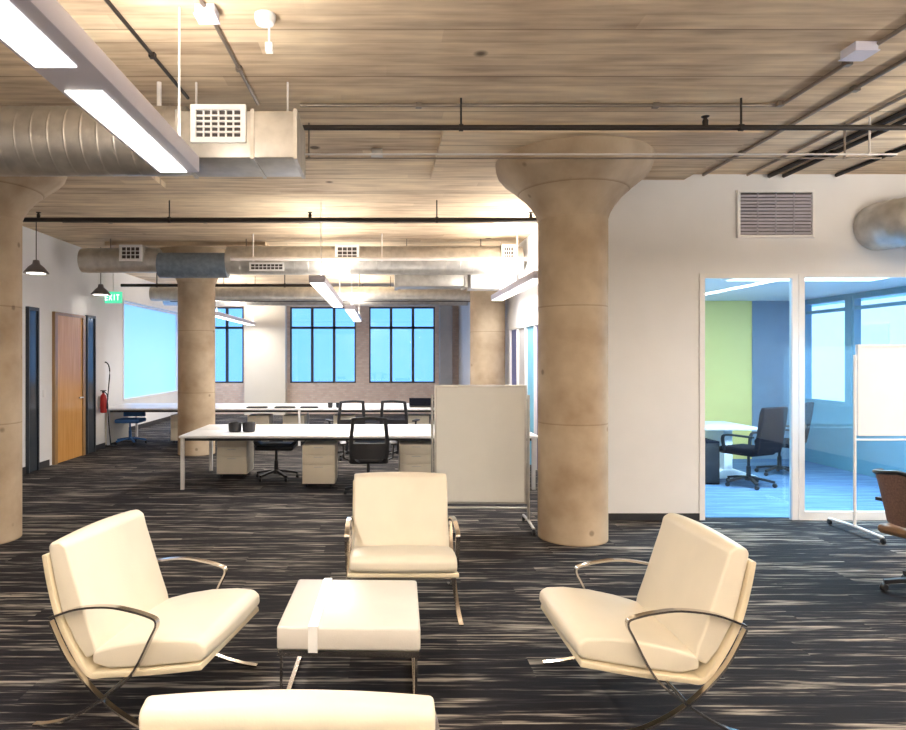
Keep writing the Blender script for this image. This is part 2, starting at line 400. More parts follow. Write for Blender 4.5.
# pilasters at the back
struct(MB().box(-4.1, -2.88, YF - .35, YF, 0, CEIL).build('trim_pilaster', 'cream_wall'))
struct(MB().box(1.72, 2.1, YF - .3, YF, 0, CEIL).build('trim_pilaster_grey', 'grey_wall'))
# baseboards
struct(MB().box(XC + .02, 3.34, YG - .012, YG, 0, .07).build('baseboard_front', 'base'))
struct(MB().box(XL, XL + .012, YB, 10.40, 0, .1).build('baseboard_left', 'base'))
struct(MB().box(XL, XL + .012, 12.02, 12.5, 0, .1).build('baseboard_left_end', 'base'))
struct(MB().box(XL2, XL2 + .012, 12.5, YF, 0, .1).build('baseboard_alcove', 'base'))

# drop panels of the slab above the columns
cols = [(1.81, 6.27), (-3.745, 6.2), (-3.30, 11.75), (1.96, 12.25)]
for i, (x, y) in enumerate(cols):
    x1 = min(x + 1.36, XC if y > 8 else 9)
    y1 = min(y + 1.07, YG if i == 0 else 99)
    struct(MB().box(x - 1.3, x1, y - .80, y1, CEIL - .06, CEIL).build('ceiling_drop_panel', 'ceiling'))

# ------------------------------------------------------------------ columns
labs = ['round concrete column with flared capital beside the grey mobile board',
        'round concrete column cut by the left edge of the picture',
        'round concrete column standing beyond the left end of the desks',
        'round concrete column behind the top of the grey mobile board']
for (x, y), lb in zip(cols, labs):
    c = thing('concrete_column', lb, 'column', (x, y, 0), 0, 'concrete columns')
    c['kind'] = 'thing'
    R = .322
    MB().lathe([(R, 0), (R, 1.0), (R, 2.0), (R, 3.0)], seg=40).build('shaft', 'column', c)
    MB().lathe([(R, 3.0), (R + .02, 3.06), (R + .06, 3.13), (R + .125, 3.21), (R + .235, 3.31), (R + .33, 3.385), (R + .375, 3.44), (R + .395, 3.50), (R + .40, CEIL - .06)], seg=40).build('capital', 'column', c, smooth=25)

# ------------------------------------------------------------------ windows at the back
def window_y(name, x0, x1, y, z0, z1, trans, ncol=3, fm='darkframe', gm='glass'):
    fr = MB(); w = .045
    fr.rect('Y', x0, x1, z0, z1, y - .04, y + .06, w)
    for k in range(1, ncol):
        xm = x0 + (x1 - x0) * k / ncol; fr.box(xm - .04, xm + .04, y - .03, y + .05, z0, z1)
    if trans: fr.box(x0, x1, y - .03, y + .05, trans - .035, trans + .035)
    o = struct(fr.build(name, fm))
    MB().box(x0 + .02, x1 - .02, y + .01, y + .018, z0 + .02, z1 - .02).build('pane', gm, o)
    return o
window_y('window_1', -5.75, -4.2, YF + .1, wz0, wz1, 2.62, 3)
window_y('window_2', -2.79, -.79, YF + .1, wz0, wz1, 2.62)
window_y('window_3', -.39, 1.61, YF + .1, wz0, wz1, 2.62)
# shaded window in the alcove wall
fr = MB(); y0, y1, z0, z1 = wl
fr.rect('X', y0, y1, z0, z1, XL2 - .12, XL2 + .01, .05)
w4 = struct(fr.build('window_4', 'trim'))
MB().box(XL2 - .09, XL2 - .082, y0, y1, z0, z1).build('pane', 'glass', w4)
rs = thing('roller_shade', 'pale blue roller shade drawn down over the window behind the left column', 'shade', (XL2 - .05, (y0 + y1) / 2, 0))
MB().box(-.004, .004, -(y1 - y0) / 2 + .05, (y1 - y0) / 2 - .05, z0 + .06, z1 - .08).build('fabric', 'shade', rs)
MB().lathe([(.03, -(y1 - y0) / 2 + .05), (.03, (y1 - y0) / 2 - .05)], (0, 0, z1 - .09), 'Y', 12).build('roller', 'trim', rs)
# meeting room windows (in wall x = 7.0)
for i, (a, b, lo, hi) in enumerate(wr_holes):
    fr = MB(); X = 7.05; w = .05
    fr.rect('X', a, b, lo, hi, X - .04, X + .06, w)
    fr.box(X - .03, X + .05, a, b, 2.42, 2.47)
    o = struct(fr.build('window_%d' % (5 + i), 'teal'))
    MB().box(X + .005, X + .012, a + .02, b - .02, lo + .02, hi - .02).build('pane', 'glass_clear', o)
# glazed front of the meeting room
d = MB(); zt = 2.585; ft = .05
d.box(3.33, 3.385, YG - .015, YG + .035, 0, zt).box(4.30, 4.365, YG - .015, YG + .035, 0, zt).box(3.385, 4.30, YG - .015, YG + .035, zt - .05, zt)
d1 = struct(d.build('door_1', 'trim'))
MB().box(3.385, 4.30, YG + .006, YG + .016, .012, zt - .05).build('pane', 'glass_blue', d1)
d = MB(); d.box(4.37, 4.43, YG - .015, YG + .035, 0, zt).box(7.72, 7.8, YG - .015, YG + .035, 0, zt).box(4.43, 7.72, YG - .015, YG + .035, zt - .04, zt).box(4.43, 7.72, YG - .015, YG + .035, 0, .09)
w8 = struct(d.build('window_8', 'trim'))
MB().box(4.43, 7.72, YG + .006, YG + .016, .09, zt - .04).build('pane', 'glass_blue', w8)
# glazing strips of the side partition
g = MB()
for yy in (9.3, 10.0, 10.65, 11.3, 11.95): g.box(XC - .01, XC + .11, yy, yy + .05, 0, 2.25)
g.box(XC - .01, XC + .11, 9.3, 12.0, 2.20, 2.25)
w9 = struct(g.build('window_9', 'trim'))
for k, (a, b) in enumerate([(9.35, 10.0), (10.05, 10.65), (10.70, 11.3), (11.35, 11.95)]):
    MB().box(XC + .03, XC + .05, a, b, 0.01, 2.2).build('pane', ['reflect_violet', 'reflect_cyan', 'grey_wall', 'reflect_violet'][k], w9)  # reflected stripes in the glass painted as flat pane colours

# doors on the left wall
def door_left(name, y0, y1, zt, m, fm, handle=False, jamb=.05):
    f = MB(); X = XL
    f.box(X, X + .05, y0, y0 + jamb, 0, zt - .05).box(X, X + .05, y1 - jamb, y1, 0, zt - .05).box(X, X + .05, y0, y1, zt - .05, zt)
    o = struct(f.build(name, fm))
    MB().box(X, X + .03, y0 + jamb, y1 - jamb, .005, zt - .05).build('leaf', m, o)
    if handle:
        h = MB(); h.tube([(X + .03, y1 - .18, 1.02), (X + .09, y1 - .18, 1.02), (X + .09, y1 - .32, 1.02)], .012).build('door_handle', 'alum', o)
    return o
door_left('door_2', 9.72, 10.02, 2.46, 'glass_dark', 'darkframe', jamb=.03)
door_left('door_3', 10.5, 11.58, 2.44, 'wood_door', 'wood_jamb', True, jamb=.09)
door_left('door_4', 11.66, 12.0, 2.46, 'glass_dark', 'darkframe', jamb=.03)

# ------------------------------------------------------------------ lounge chairs
def lounge_chair():
    t = thing('lounge_chair', 'x', 'armchair', group='cream leather lounge chairs')
    W = .352
    # shell
    out = [(p.x, p.z) for p in smooth_path([(-.458, 0, .782), (-.432, 0, .65), (-.387, 0, .493), (-.31, 0, .345), (-.225, 0, .238), (-.13, 0, .240), (.08, 0, .268), (.34, 0, .315)], 5)]
    inn = []
    for i, (x, z) in enumerate(out):
        a = Vector(out[max(i - 1, 0)]); c = Vector(out[min(i + 1, len(out) - 1)]); tg = (c - a).normalized(); nn = Vector((-tg.y, tg.x))
        inn.append((x + nn.x * .028, z + nn.y * .028))
    MB().prism(out + inn[::-1], -W, W, .006, 2, 40).build('shell', 'shell', t)
    W2 = W - .012
    bc = [(-.425, .78), (-.40, .67), (-.36, .515), (-.29, .385), (-.235, .315), (-.185, .345), (-.195, .39), (-.235, .50), (-.285, .65), (-.325, .768), (-.34, .825), (-.375, .846), (-.42, .838), (-.432, .818)]
    MB().prism([(p.x, p.z) for p in [Vector((a, 0, b)) for a, b in bc]], -W2, W2, .02, 4, 25).crown(W2, .014).build('back_cushion', 'leather', t)
    sc = [(-.205, .295), (-.12, .278), (.06, .302), (.33, .348), (.352, .37), (.348, .415), (.315, .438), (.22, .440), (.08, .425), (-.06, .395), (-.16, .365), (-.205, .35)]
    MB().prism(sc, -W2, W2, .02, 4, 25).crown(W2, .012).build('seat_cushion', 'leather', t)
    for s in (-1, 1):
        y = s * (W + .016)
        arm = smooth_path([(-.395, y, .505), (-.26, y, .555), (-.10, y, .575), (.03, y, .562), (.105, y, .545)], 5)
        bend = smooth_path([(.105, y, .545), (.132, y, .532), (.135, y, .505), (.115, y, .465)], 4)
        leg = smooth_path([(.115, y, .465), (.01, y, .274), (-.145, y, .145), (-.29, y, .055), (-.40, y, .018), (-.48, y, .006)], 6)
        MB().bar(arm[:-1] + bend[:-1] + leg, .030, .010).build('arm_and_rear_leg', 'chrome', t)
        fl = smooth_path([(-.395, y, .49), (-.318, y, .345), (-.225, y, .235), (-.10, y, .132), (.05, y, .055), (.20, y, .018), (.32, y, .006)], 6)
        MB().bar(fl, .030, .010).build('front_leg', 'chrome', t)
    MB().tube([(-.145, -W - .016, .146), (-.145, W + .016, .146)], .009).build('cross_rod', 'chrome', t)
    return t
lc = lounge_chair()
lc.location = (1.222, 3.31, 0); lc.rotation_euler.z = PI + math.radians(1)
lc['label'] = 'cream leather lounge chair with steel arms, facing left across the white ottoman'
dup(lc, (-1.07, 3.33, 0), math.radians(-10.5), 'cream leather lounge chair with steel arms, facing right across the white ottoman')
dup(lc, (.135, 4.50, 0), -PI / 2, 'cream leather lounge chair facing the camera behind the white ottoman')
dup(lc, (-.225, 2.0, 0), PI / 2, 'cream leather lounge chair seen from behind, only its back top in view').scale = (1.035,) * 3

# ------------------------------------------------------------------ ottoman
ot = thing('ottoman', 'square white leather ottoman on chrome frame amid the four lounge chairs', 'ottoman', (-.15, 3.45, 0), math.radians(-1.5))
a = .34
MB().box(-a, a, -a, a, .318, .43, .014, 3).build('cushion', 'ottoman', ot)
b = MB(); b.box(-.19, -.145, -a - .003, a + .003, .4305, .4335); b.box(-.19, -.145, -a - .004, -a - .001, .31, .4335); b.build('band', 'strap', ot)  # lighter stripe over the cushion top and front
f = MB()
for s in (-1, 1):
    f.box(-a + .005, a - .005, s * (a - .02) - .014, s * (a - .02) + .014, .288, .316)
    f.box(s * (a - .02) - .014, s * (a - .02) + .014, -a + .02, a - .02, .288, .316)
f.build('frame', 'chrome', ot)
for sx in (-1, 1):
    MB().bar([(sx * (a - .02), -a + .02, .012), (sx * (a - .02), a - .02, .012)], .022, .022, Vector((0, 0, 1))).build('runner', 'chrome', ot)
    for sy in (-1, 1):
        MB().box(sx * (a - .02) - .006, sx * (a - .02) + .006, sy * (a - .02) - .011, sy * (a - .02) + .011, 0, .29).build('leg', 'chrome', ot)

# ------------------------------------------------------------------ desks
def bench(lb, x0, x1, y0, y1, z, xl):
    t = thing('bench_desk', lb, 'desk', ((x0 + x1) / 2, (y0 + y1) / 2, 0))
    hx, hy = (x1 - x0) / 2, (y1 - y0) / 2
    ym = 0
    MB().box(-hx, hx, -hy, -.012, z - .03, z, .004).build('desktop', 'laminate', t)
    MB().box(-hx, hx, .012, hy, z - .03, z, .004).build('desktop', 'laminate', t)
    f = MB()
    for s in (-1, 1): f.box(-hx + .05, hx - .05, s * (hy - .12) - .02, s * (hy - .12) + .02, z - .075, z - .03)
    f.box(-hx + .05, hx - .05, -.03, .03, z - .10, z - .032)
    f.build('frame', 'black', t)
    for fx in xl:
        for s in (-1, 1):
            MB().box(fx - (x0 + x1) / 2 - .022, fx - (x0 + x1) / 2 + .022, s * (hy - .04) - .022, s * (hy - .04) + .022, 0, z - .03).build('leg', 'trim', t)
    return t
bench('long white bench desk behind the centre lounge chair', -2.62, 2.02, 8.5, 10.0, .695, (-2.58, 1.96))
bench('farthest long white bench desk, below the back windows', -5.55, 1.9, 12.75, 14.3, .72, (-5.3, -1.6, 1.8))

def pedestal():
    t = thing('drawer_pedestal', 'x', 'drawer unit', group='drawer pedestals under the desks')
    w, d, h = .43, .5, .56
    MB().box(-w / 2, w / 2, -d / 2 + .02, d / 2, .05, h, .006).build('body', 'pedestal', t)
    zz = [(.055, .30), (.305, .43), (.435, .555)]
    for lo, hi in zz:
        f = MB().box(-w / 2 + .004, w / 2 - .004, -d / 2, -d / 2 + .02, lo, hi, .003).build('drawer', 'pedestal', t)
        MB().box(-.06, .06, -d / 2 - .012, -d / 2, hi - .03, hi - .022).build('handle', 'alum', f)
    for sx in (-1, 1):
        for sy in (-1, 1):
            MB().lathe([(.022, -.012), (.025, 0), (.022, .012)], (sx * .16, sy * .18, .025), 'X', 12).build('caster', 'black', t)
    return t
pd = pedestal()
pls = [(-2.13, 9.6, 'cream drawer pedestal at the left end of the near bench desk'),
       (-.83, 8.88, 'cream drawer pedestal between the two task chairs of the near bench desk'),
       (.45, 8.95, 'cream drawer pedestal just left of the grey mobile board'),
       (-4.0, 13.4, 'cream drawer pedestal under the far bench desk, left of the column'),
       (-2.45, 13.3, 'cream drawer pedestal under the far bench desk, first right of the column'),
       (-1.75, 13.3, 'cream drawer pedestal under the far bench desk, second right of the column'),
       (-.75, 13.3, 'cream drawer pedestal under the far bench desk above the near pedestals'),
       (.72, 13.3, 'cream drawer pedestal under the far bench desk beside the grey board')]
pd.location = (pls[0][0], pls[0][1], 0); pd['label'] = pls[0][2]
for x, y, lb in pls[1:]: dup(pd, (x, y, 0), 0, lb)
# taller wooden end panel of the far desk
tag(MB().box(-.04, .04, -.6, .6, 0, .64, .004).build('end_panel', 'pedestal', None, (-5.45, 13.5, 0)), 'cream panel standing under the left end of the far bench desk', 'panel')

# ------------------------------------------------------------------ task chairs
def star_base(t, m='black', r=.30):
    MB().lathe([(.028, .08), (.028, .26), (.018, .265), (.018, .42)], seg=14).build('gas_lift', m, t)
    b = MB(); b.lathe([(.045, .075), (.05, .10), (.04, .13)], seg=14)
    for k in range(5):
        a = 2 * PI * k / 5 + .3; c, s = math.cos(a), math.sin(a)
        b.bar([(c * .03, s * .03, .115), (c * r * .6, s * r * .6, .095), (c * r, s * r, .07)], .035, .03, Vector((-s, c, 0)))
    b.build('star_base', m, t)
    for k in range(5):
        a = 2 * PI * k / 5 + .3; c, s = math.cos(a), math.sin(a)
        MB().lathe([(.022, -.018), (.028, -.012), (.028, .012), (.022, .018)], (c * r, s * r, .028), 'X', 12).build('caster', 'black', t)

def task_chair():
    """faces +Y, so its back is towards -Y"""
    t = thing('task_chair', 'x', 'office chair', group='black mesh task chairs')
    star_base(t)
    MB().box(-.24, .24, -.20, .25, .42, .49, .03, 4).build('seat', 'black', t)
    fr = MB()
    for s in (-1, 1):
        fr.bar(smooth_path([(s * .10, -.16, .44), (s * .20, -.25, .50), (s * .215, -.27, .70), (s * .19, -.30, .98)], 5), .045, .035, Vector((1, 0, 0)))
    fr.bar(smooth_path([(-.2, -.30, .97), (0, -.325, .985), (.2, -.30, .97)], 5), .035, .025, Vector((0, 0, 1)))
    fr.bar(smooth_path([(-.215, -.275, .66), (0, -.305, .66), (.215, -.275, .66)], 5), .05, .02, Vector((0, 0, 1)))
    fr.build('back_frame', 'black', t)
    ms = MB()
    for k in range(8):
        z = .505 + k * .021
        ms.bar(smooth_path([(-.205, -.268 - (z - .5) * .06, z), (0, -.295 - (z - .5) * .06, z), (.205, -.268 - (z - .5) * .06, z)], 4), .022, .004, Vector((0, 0, 1)))
    ms.build('back_mesh', 'mesh', t)
    for s in (-1, 1):
        MB().bar([(s * .22, -.02, .44), (s * .30, -.02, .47), (s * .31, -.02, .64)], .05, .02, Vector((0, 1, 0))).box(s * .31 - .04, s * .31 + .04, -.15, .12, .64, .665, .01).build('armrest', 'black', t)
    return t
tc = task_chair()
tcs = [(-.17, 8.15, .06, 'black mesh task chair with its back to the camera, right behind the centre lounge chair'),
       (-.60, 11.2, .35, 'left one of the two black task chairs standing beyond the near desk'),
       (.28, 11.2, -.3, 'right one of the two black task chairs standing beyond the near desk')]
tc.location = (*tcs[0][:2], 0); tc.rotation_euler.z = tcs[0][2]; tc['label'] = tcs[0][3]
for x, y, r, lb in tcs[1:]: dup(tc, (x, y, 0), r, lb)
stl = thing('task_stool', 'low black wheeled chair tucked under the near bench desk between two pedestals', 'office chair', (-1.49, 9.3, 0))
star_base(stl)
MB().box(-.27, .27, -.22, .24, .42, .49, .035, 4).build('seat', 'black', stl)
MB().prism([(-.29, .50), (-.22, .43), (.22, .43), (.29, .50), (.31, .54), (.26, .54), (.20, .49), (-.20, .49), (-.26, .54), (-.31, .54)], -.12, .10, .008, 2).build('seat_shell', 'black', stl)
# blue chair at the far left desk
bc = thing('blue_chair', 'blue office chair under the far left end of the far bench desk', 'office chair', (-5.0, 13.1, 0))
star_base(bc, 'bluefab')
MB().box(-.24, .24, -.2, .25, .42, .50, .03, 3).build('seat', 'bluefab', bc)
MB().box(-.22, .22, .20, .27, .52, .68, .02, 3).build('backrest', 'bluefab', bc)

# things on the desks
cup0 = None
for i, (px, lb) in enumerate([(235, 'left one of two dark cups on the near bench desk'), (249, 'right one of two dark cups on the near bench desk')]):
    x = (px - CX) / F * 9.0
    c = tag(MB().lathe([(.075, 0), (.085, .02), (.09, .10), (.08, .13), (.07, .13), (.07, .03)], seg=20).build('cup', 'black', None, (x, 9.0, .695)), lb, 'cup', 'dark cups on the near desk')
for i, (x0, x1, nm, lb) in enumerate([(-2.65, -2.25, 'keyboard', 'leftmost dark keyboard on the far bench desk'), (-2.1, -1.7, 'keyboard', 'dark keyboard on the far bench desk, middle of three'), (-1.6, -1.25, 'keyboard', 'dark keyboard on the far bench desk, rightmost of three')]):
    k = MB().box(x0, x1, -.08, .08, 0, .022, .004)
    for q in range(4): k.box(x0 + .015, x1 - .015, -.065 + q * .034, -.04 + q * .034, .022, .030)
    tag(k.build(nm, 'black', None, (0, 12.95, .72)), lb, 'keyboard', 'keyboards on the far desk')
for x, lb in [(-1.02, 'left one of two small black cups on the far bench desk'), (-.86, 'right one of two small black cups on the far bench desk')]:
    tag(MB().lathe([(.035, 0), (.045, .01), (.05, .1), (.042, .1), (.035, .02)], seg=16).build('cup', 'black', None, (x, 13.0, .72)), lb, 'cup', 'small cups on the far desk')
lp = thing('laptop', 'dark blue laptop on the far bench desk behind the task chairs', 'laptop', (.85, 13.2, .72))
MB().box(-.30, .30, -.12, .12, 0, .02, .004).build('keyboard_base', 'black', lp)
MB().prism([(-.004, 0), (.004, 0), (.064, .15), (.056, .15)], -.30, .30).build('screen', 'navy', lp).rotation_euler.z = PI / 2
for ch in lp.children:
    if ch.name.startswith('screen'): ch.location = (0, .11, .02)

# ------------------------------------------------------------------ mobile boards
def mobile_board(lb, loc, rz, w, z0, z1, bm_, fm, foot=.28):
    t = thing('mobile_board', lb, 'whiteboard', loc, rz)
    MB().box(-w / 2 + .02, w / 2 - .02, -.012, .012, z0 + .02, z1 - .02).build('board', bm_, t)
    f = MB(); e = .022
    f.rect('Y', -w / 2, w / 2, z0, z1, -.02, .02, e)
    f.build('frame', fm, t)
    for s in (-1, 1):
        x = s * (w / 2 + .02)
        l = MB(); l.tube([(x, 0, .07), (x, 0, z1 - .1)], .014); l.tube([(x, -foot, .06), (x, 0, .075), (x, foot, .06)], .014)
        l.tube([(x - s * .04, 0, z1 - .15), (x, 0, z1 - .15)], .01)
        l.build('leg', fm, t)
        for q in (-1, 1):
            MB().lathe([(.022, -.014), (.028, -.01), (.028, .01), (.022, .014)], (x, q * foot, .029), 'X', 12).build('caster', 'black', t)
    MB().tube([(-w / 2 - .02, 0, z0 - .04), (w / 2 + .02, 0, z0 - .04)], .010).build('cross_bar', fm, t)
    return t
mobile_board('grey mobile board on casters beside the big concrete column', (.985, 6.62, 0), math.radians(-2), .92, .24, 1.43, 'board', 'alum')
wb = mobile_board('white mobile whiteboard in front of the glass at the right edge', (5.46, 6.38, 0), math.radians(0), 1.74, .95, 1.83, 'board_white', 'trim', .36)

# ------------------------------------------------------------------ meeting room furniture
t = thing('meeting_table', 'white meeting table behind the glass door', 'table', (4.28, 9.6, .006))
MB().box(-.93, .93, -.45, .45, .69, .735, .008).build('tabletop', 'laminate', t)
for s in (-1, 1):
    l = MB(); l.prism([(s * .60 - .06, .05), (s * .60 + .06, .05), (s * .60 + .06, .69), (s * .60 - .06, .69)], -.30, .30, .006)
    l.build('leg', 'laminate', t)
    MB().prism([(s * .6 - .35, 0), (s * .6 + .40, 0), (s * .6 + .40, .03), (s * .6 + .08, .12), (s * .6 - .08, .12), (s * .6 - .35, .03)], -.33, .33, .005).build('foot', 'laminate', t)
def meeting_chair():
    t = thing('meeting_chair', 'x', 'office chair', group='dark meeting room chairs')
    star_base(t, 'black', .30)
    MB().box(-.25, .25, -.22, .27, .42, .52, .04, 4).build('seat', 'navy', t)
    bp = [(-.20, .50), (-.235, .52), (-.27, .72), (-.31, 1.0), (-.34, 1.07), (-.385, 1.06), (-.37, .9), (-.33, .66), (-.29, .46)]
    o = MB().prism([(x, z) for x, z in bp], -.24, .24, .03, 4, 15).build('backrest', 'navy', t); o.rotation_euler.z = PI / 2
    for s in (-1, 1):
        MB().bar(smooth_path([(s * .25, .16, .47), (s * .285, .17, .62), (s * .29, .10, .68), (s * .285, -.26, .68)], 4), .04, .025, Vector((1, 0, 0))).build('armrest', 'black', t)
    return t
mc = meeting_chair()
mc.location = (4.86, 8.75, .006); mc.rotation_euler.z = math.radians(26); mc['label'] = 'dark meeting chair at the table end nearest the door frame'
dup(mc, (5.78, 9.6, .006), math.radians(45), 'dark meeting chair behind the table, half hidden by the white mullion')
lcab = thing('dark_block', 'dark low cabinet under the meeting table near the left door jamb', 'block', (4.36, 9.03, .006))  # plain dark block filling the dark area under the table
MB().box(-.16, .16, -.2, .2, 0, .58, .008).build('body', 'navy', lcab)
MB().box(-.15, .15, -.214, -.2, .03, .55, .004).build('door', 'black', lcab)  # flat front plate of the dark block

# brown chair at the right edge
bch = thing('mesh_armchair', 'brown mesh armchair cut by the right edge of the picture', 'office chair', (3.95, 4.70, 0), math.radians(-75))
star_base(bch, 'black', .31)
MB().box(-.26, .26, -.24, .26, .41, .48, .035, 4).build('seat', 'brown_leather', bch)
sh = MB(); rows = []
for i in range(9):
    z = .50 + i * .05
    rows.append([sh.bm.verts.new((math.sin(u) * (.27 + .06 * (i / 8)) , -.06 - math.cos(u) * (.20 + .10 * (i / 8)) , z - .05 * abs(math.sin(u)) * (i / 8) ** 2)) for u in [math.radians(-85 + 170 * k / 14) for k in range(15)]])
for A, B in zip(rows, rows[1:]):
    for k in range(14): sh.bm.faces.new((A[k], A[k + 1], B[k + 1], B[k]))
tops = [v.co.copy() for v in rows[-1]]; sides = [[r[k].co.copy() for r in rows] for k in (0, 14)]
bmesh.ops.solidify(sh.bm, geom=list(sh.bm.faces), thickness=.012)
sh.build('back_shell', 'brown_mesh', bch)
rim = MB(); rim.tube(sides[0] + tops[1:-1] + sides[1][::-1], .016, 8); rim.build('back_rim', 'black', bch)
for s in (-1, 1):
    MB().bar(smooth_path([(s * .24, .12, .43), (s * .31, .14, .56), (s * .32, .08, .63), (s * .31, -.14, .64)], 4), .05, .025, Vector((1, 0, 0))).build('armrest', 'black', bch)

# ------------------------------------------------------------------ ducts
def round_duct(mb, x0, x1, y, z, r, pitch=.11):
    prof = [(r * .98, x0)]
    n = int((x1 - x0) / pitch)
    for k in range(1, n):
        x = x0 + k * pitch
        prof += [(r, x - .014), (r, x - .006), (r * 1.012, x), (r, x + .006), (r, x + .014)]
    prof.append((r * .98, x1))
    return mb.lathe(prof, (0, y, z), 'X', 28)
def grille(parent, x0, x1, z0, z1, y, nx=6, nz=5, fm='trim', im='louver_dark', e=.035):
    f = MB(); f.rect('Y', x0, x1, z0, z1, y - .03, y, e)
    for k in range(1, nx):
        x = x0 + e + (x1 - x0 - 2 * e) * k / nx; f.box(x - .005, x + .005, y - .022, y, z0 + e, z1 - e)
    for k in range(1, nz):
        z = z0 + e + (z1 - z0 - 2 * e) * k / nz; f.box(x0 + e, x1 - e, y - .024, y, z - .005, z + .005)
    g = f.build('grille', fm, parent)
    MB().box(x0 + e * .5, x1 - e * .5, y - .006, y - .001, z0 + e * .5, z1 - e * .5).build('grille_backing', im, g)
    return g
# near duct
dt = thing('ventilation_duct', 'big round metal duct ending in a grilled box, crossing behind the nearest light fixture', 'duct')
Y = 4.62
round_duct(MB(), -5.2, -1.35, Y, 3.215, .235).build('pipe', 'galv', dt)
bx = MB(); bx.box(-1.36, -.565, Y - .24, Y + .23, 3.03, 3.34, .006)
for x in (-1.36, -.86, -.575): bx.box(x - .012, x + .012, Y - .25, Y + .235, 3.02, 3.35)
bx.build('plenum_box', 'galv', dt)
grille(dt, -1.265, -.90, 3.125, 3.375, Y - .235)
for x in (-1.30, -.66): MB().tube([(x, Y, 3.33), (x, Y, CEIL)], .008, 6).build('hanger_rod', 'conduit_light', dt)
MB().tube([(-1.56, Y, 3.43), (-1.56, Y, CEIL)], .017, 8).build('hanger_rod', 'conduit_light', dt)
MB().tube([(-3.0, Y, 3.43), (-3.0, Y, CEIL)], .008, 6).build('hanger_rod', 'conduit_light', dt)
# far duct run
dt = thing('ventilation_duct', 'long grey duct run with three small grilles, in front of the far columns', 'duct')
Y = 10.7; zc = 3.28
round_duct(MB(), -4.85, -3.6, Y, zc, .20).build('pipe', 'galv', dt)
MB().lathe([(.205, -3.6), (.205, -2.5)], (0, Y, zc - .08), 'X', 24).build('wrapped_pipe', 'galv_blue', dt)
round_duct(MB(), -2.5, 2.25, Y, zc + .0, .23, .22).build('pipe', 'galv', dt)
for x, w in ((-3.97, .36), (-.55, .38), (2.0, .22)):
    MB().box(x - w / 2, x + w / 2, Y - .26, Y, zc - .05, zc + .21).build('collar', 'galv', dt)
    grille(dt, x - w / 2, x + w / 2, zc - .05, zc + .21, Y - .26, 4, 3, e=.04)
grille(dt, -2.1, -1.55, zc - .20, zc - .07, Y - .235, 8, 2, e=.025)
for x in (-4.4, -2.2, .4, 1.6): MB().tube([(x, Y, zc + .18), (x, Y, CEIL)], .01, 6).build('hanger_rod', 'conduit', dt)
# rectangular duct
dt = thing('rectangular_duct', 'square-cornered metal duct below the far round duct, left of the board column', 'duct')
bx = MB(); bx.box(.25, 1.45, 11.3, 11.8, 2.93, 3.22, .006)
for x in (.25, 1.44): bx.box(x - .03, x + .03, 11.28, 11.82, 2.91, 3.24)
bx.build('duct_box', 'galv', dt)
for x in (.4, 1.3): MB().tube([(x, 11.55, 3.2), (x, 11.55, CEIL)], .01, 6).build('hanger_rod', 'conduit', dt)
dt = thing('rectangular_duct', 'pale boxed duct just above the column by the grey board', 'duct')
MB().box(1.50, 2.28, 11.15, 11.62, 2.88, 3.18, .006).build('duct_box', 'trim', dt)
MB().tube([(1.9, 11.4, 3.15), (1.9, 11.4, CEIL)], .01, 6).build('hanger_rod', 'conduit', dt)
# deeper round ducts
for (x0, x1, y, z, r, lb) in [(-5.1, 2.2, 14.6, 3.12, .16, 'thin round duct crossing the ceiling beyond the far column'),
                               (-5.6, 2.2, 17.0, 3.25, .20, 'round duct running along the ceiling just before the back windows')]:
    dt = thing('ventilation_duct', lb, 'duct')
    round_duct(MB(), x0, x1, y, z, r, .3).build('pipe', 'galv', dt)
    for x in (-3.5, -.5, 1.2): MB().tube([(x, y, z + r * .9), (x, y, CEIL)], .01, 6).build('hanger_rod', 'conduit', dt)
# elbow duct at the right
dt = thing('elbow_duct', 'round metal elbow duct leaving the white wall at the right edge', 'duct')
e = MB(); el = [(5.19, 6.95, 3.07), (5.19, 6.86, 3.07)]
for k in range(1, 13):
    a = PI / 2 * k / 12; el.append((5.49 - .30 * math.cos(a), 6.86 - .30 * math.sin(a), 3.07))
el += [(5.7 + .3 * k, 6.56, 3.07) for k in range(0, 7)]
fine = []
for p, q in zip([Vector(v) for v in el], [Vector(v) for v in el[1:]]):
    n = max(1, round((q - p).length / .02))
    fine += [p.lerp(q, k / n) for k in range(n)]
rings = []
for i, p in enumerate(fine):
    tg = (fine[min(i + 1, len(fine) - 1)] - fine[max(i - 1, 0)]).normalized(); sd = tg.cross(Vector((0, 0, 1))).normalized()
    rr = .243 if i % 4 else .251
    rings.append([e.bm.verts.new(p + sd * rr * math.cos(2 * PI * k / 28) + Vector((0, 0, rr * math.sin(2 * PI * k / 28)))) for k in range(28)])
for A, B in zip(rings, rings[1:]):
    for k in range(28): e.bm.faces.new((A[k], A[(k + 1) % 28], B[(k + 1) % 28], B[k]))
e.bm.faces.new(rings[-1])
e.build('pipe', 'galv', dt)
col_ = MB()
for x in (5.45, 5.9, 6.4): col_.lathe([(.262, x - .02), (.262, x + .02)], (0, 6.56, 3.07), 'X', 28)
col_.build('seam_band', 'galv', dt)
MB().tube([(5.9, 6.56, 3.26), (5.9, 6.56, CEIL)], .01, 6).build('hanger_rod', 'conduit', dt)

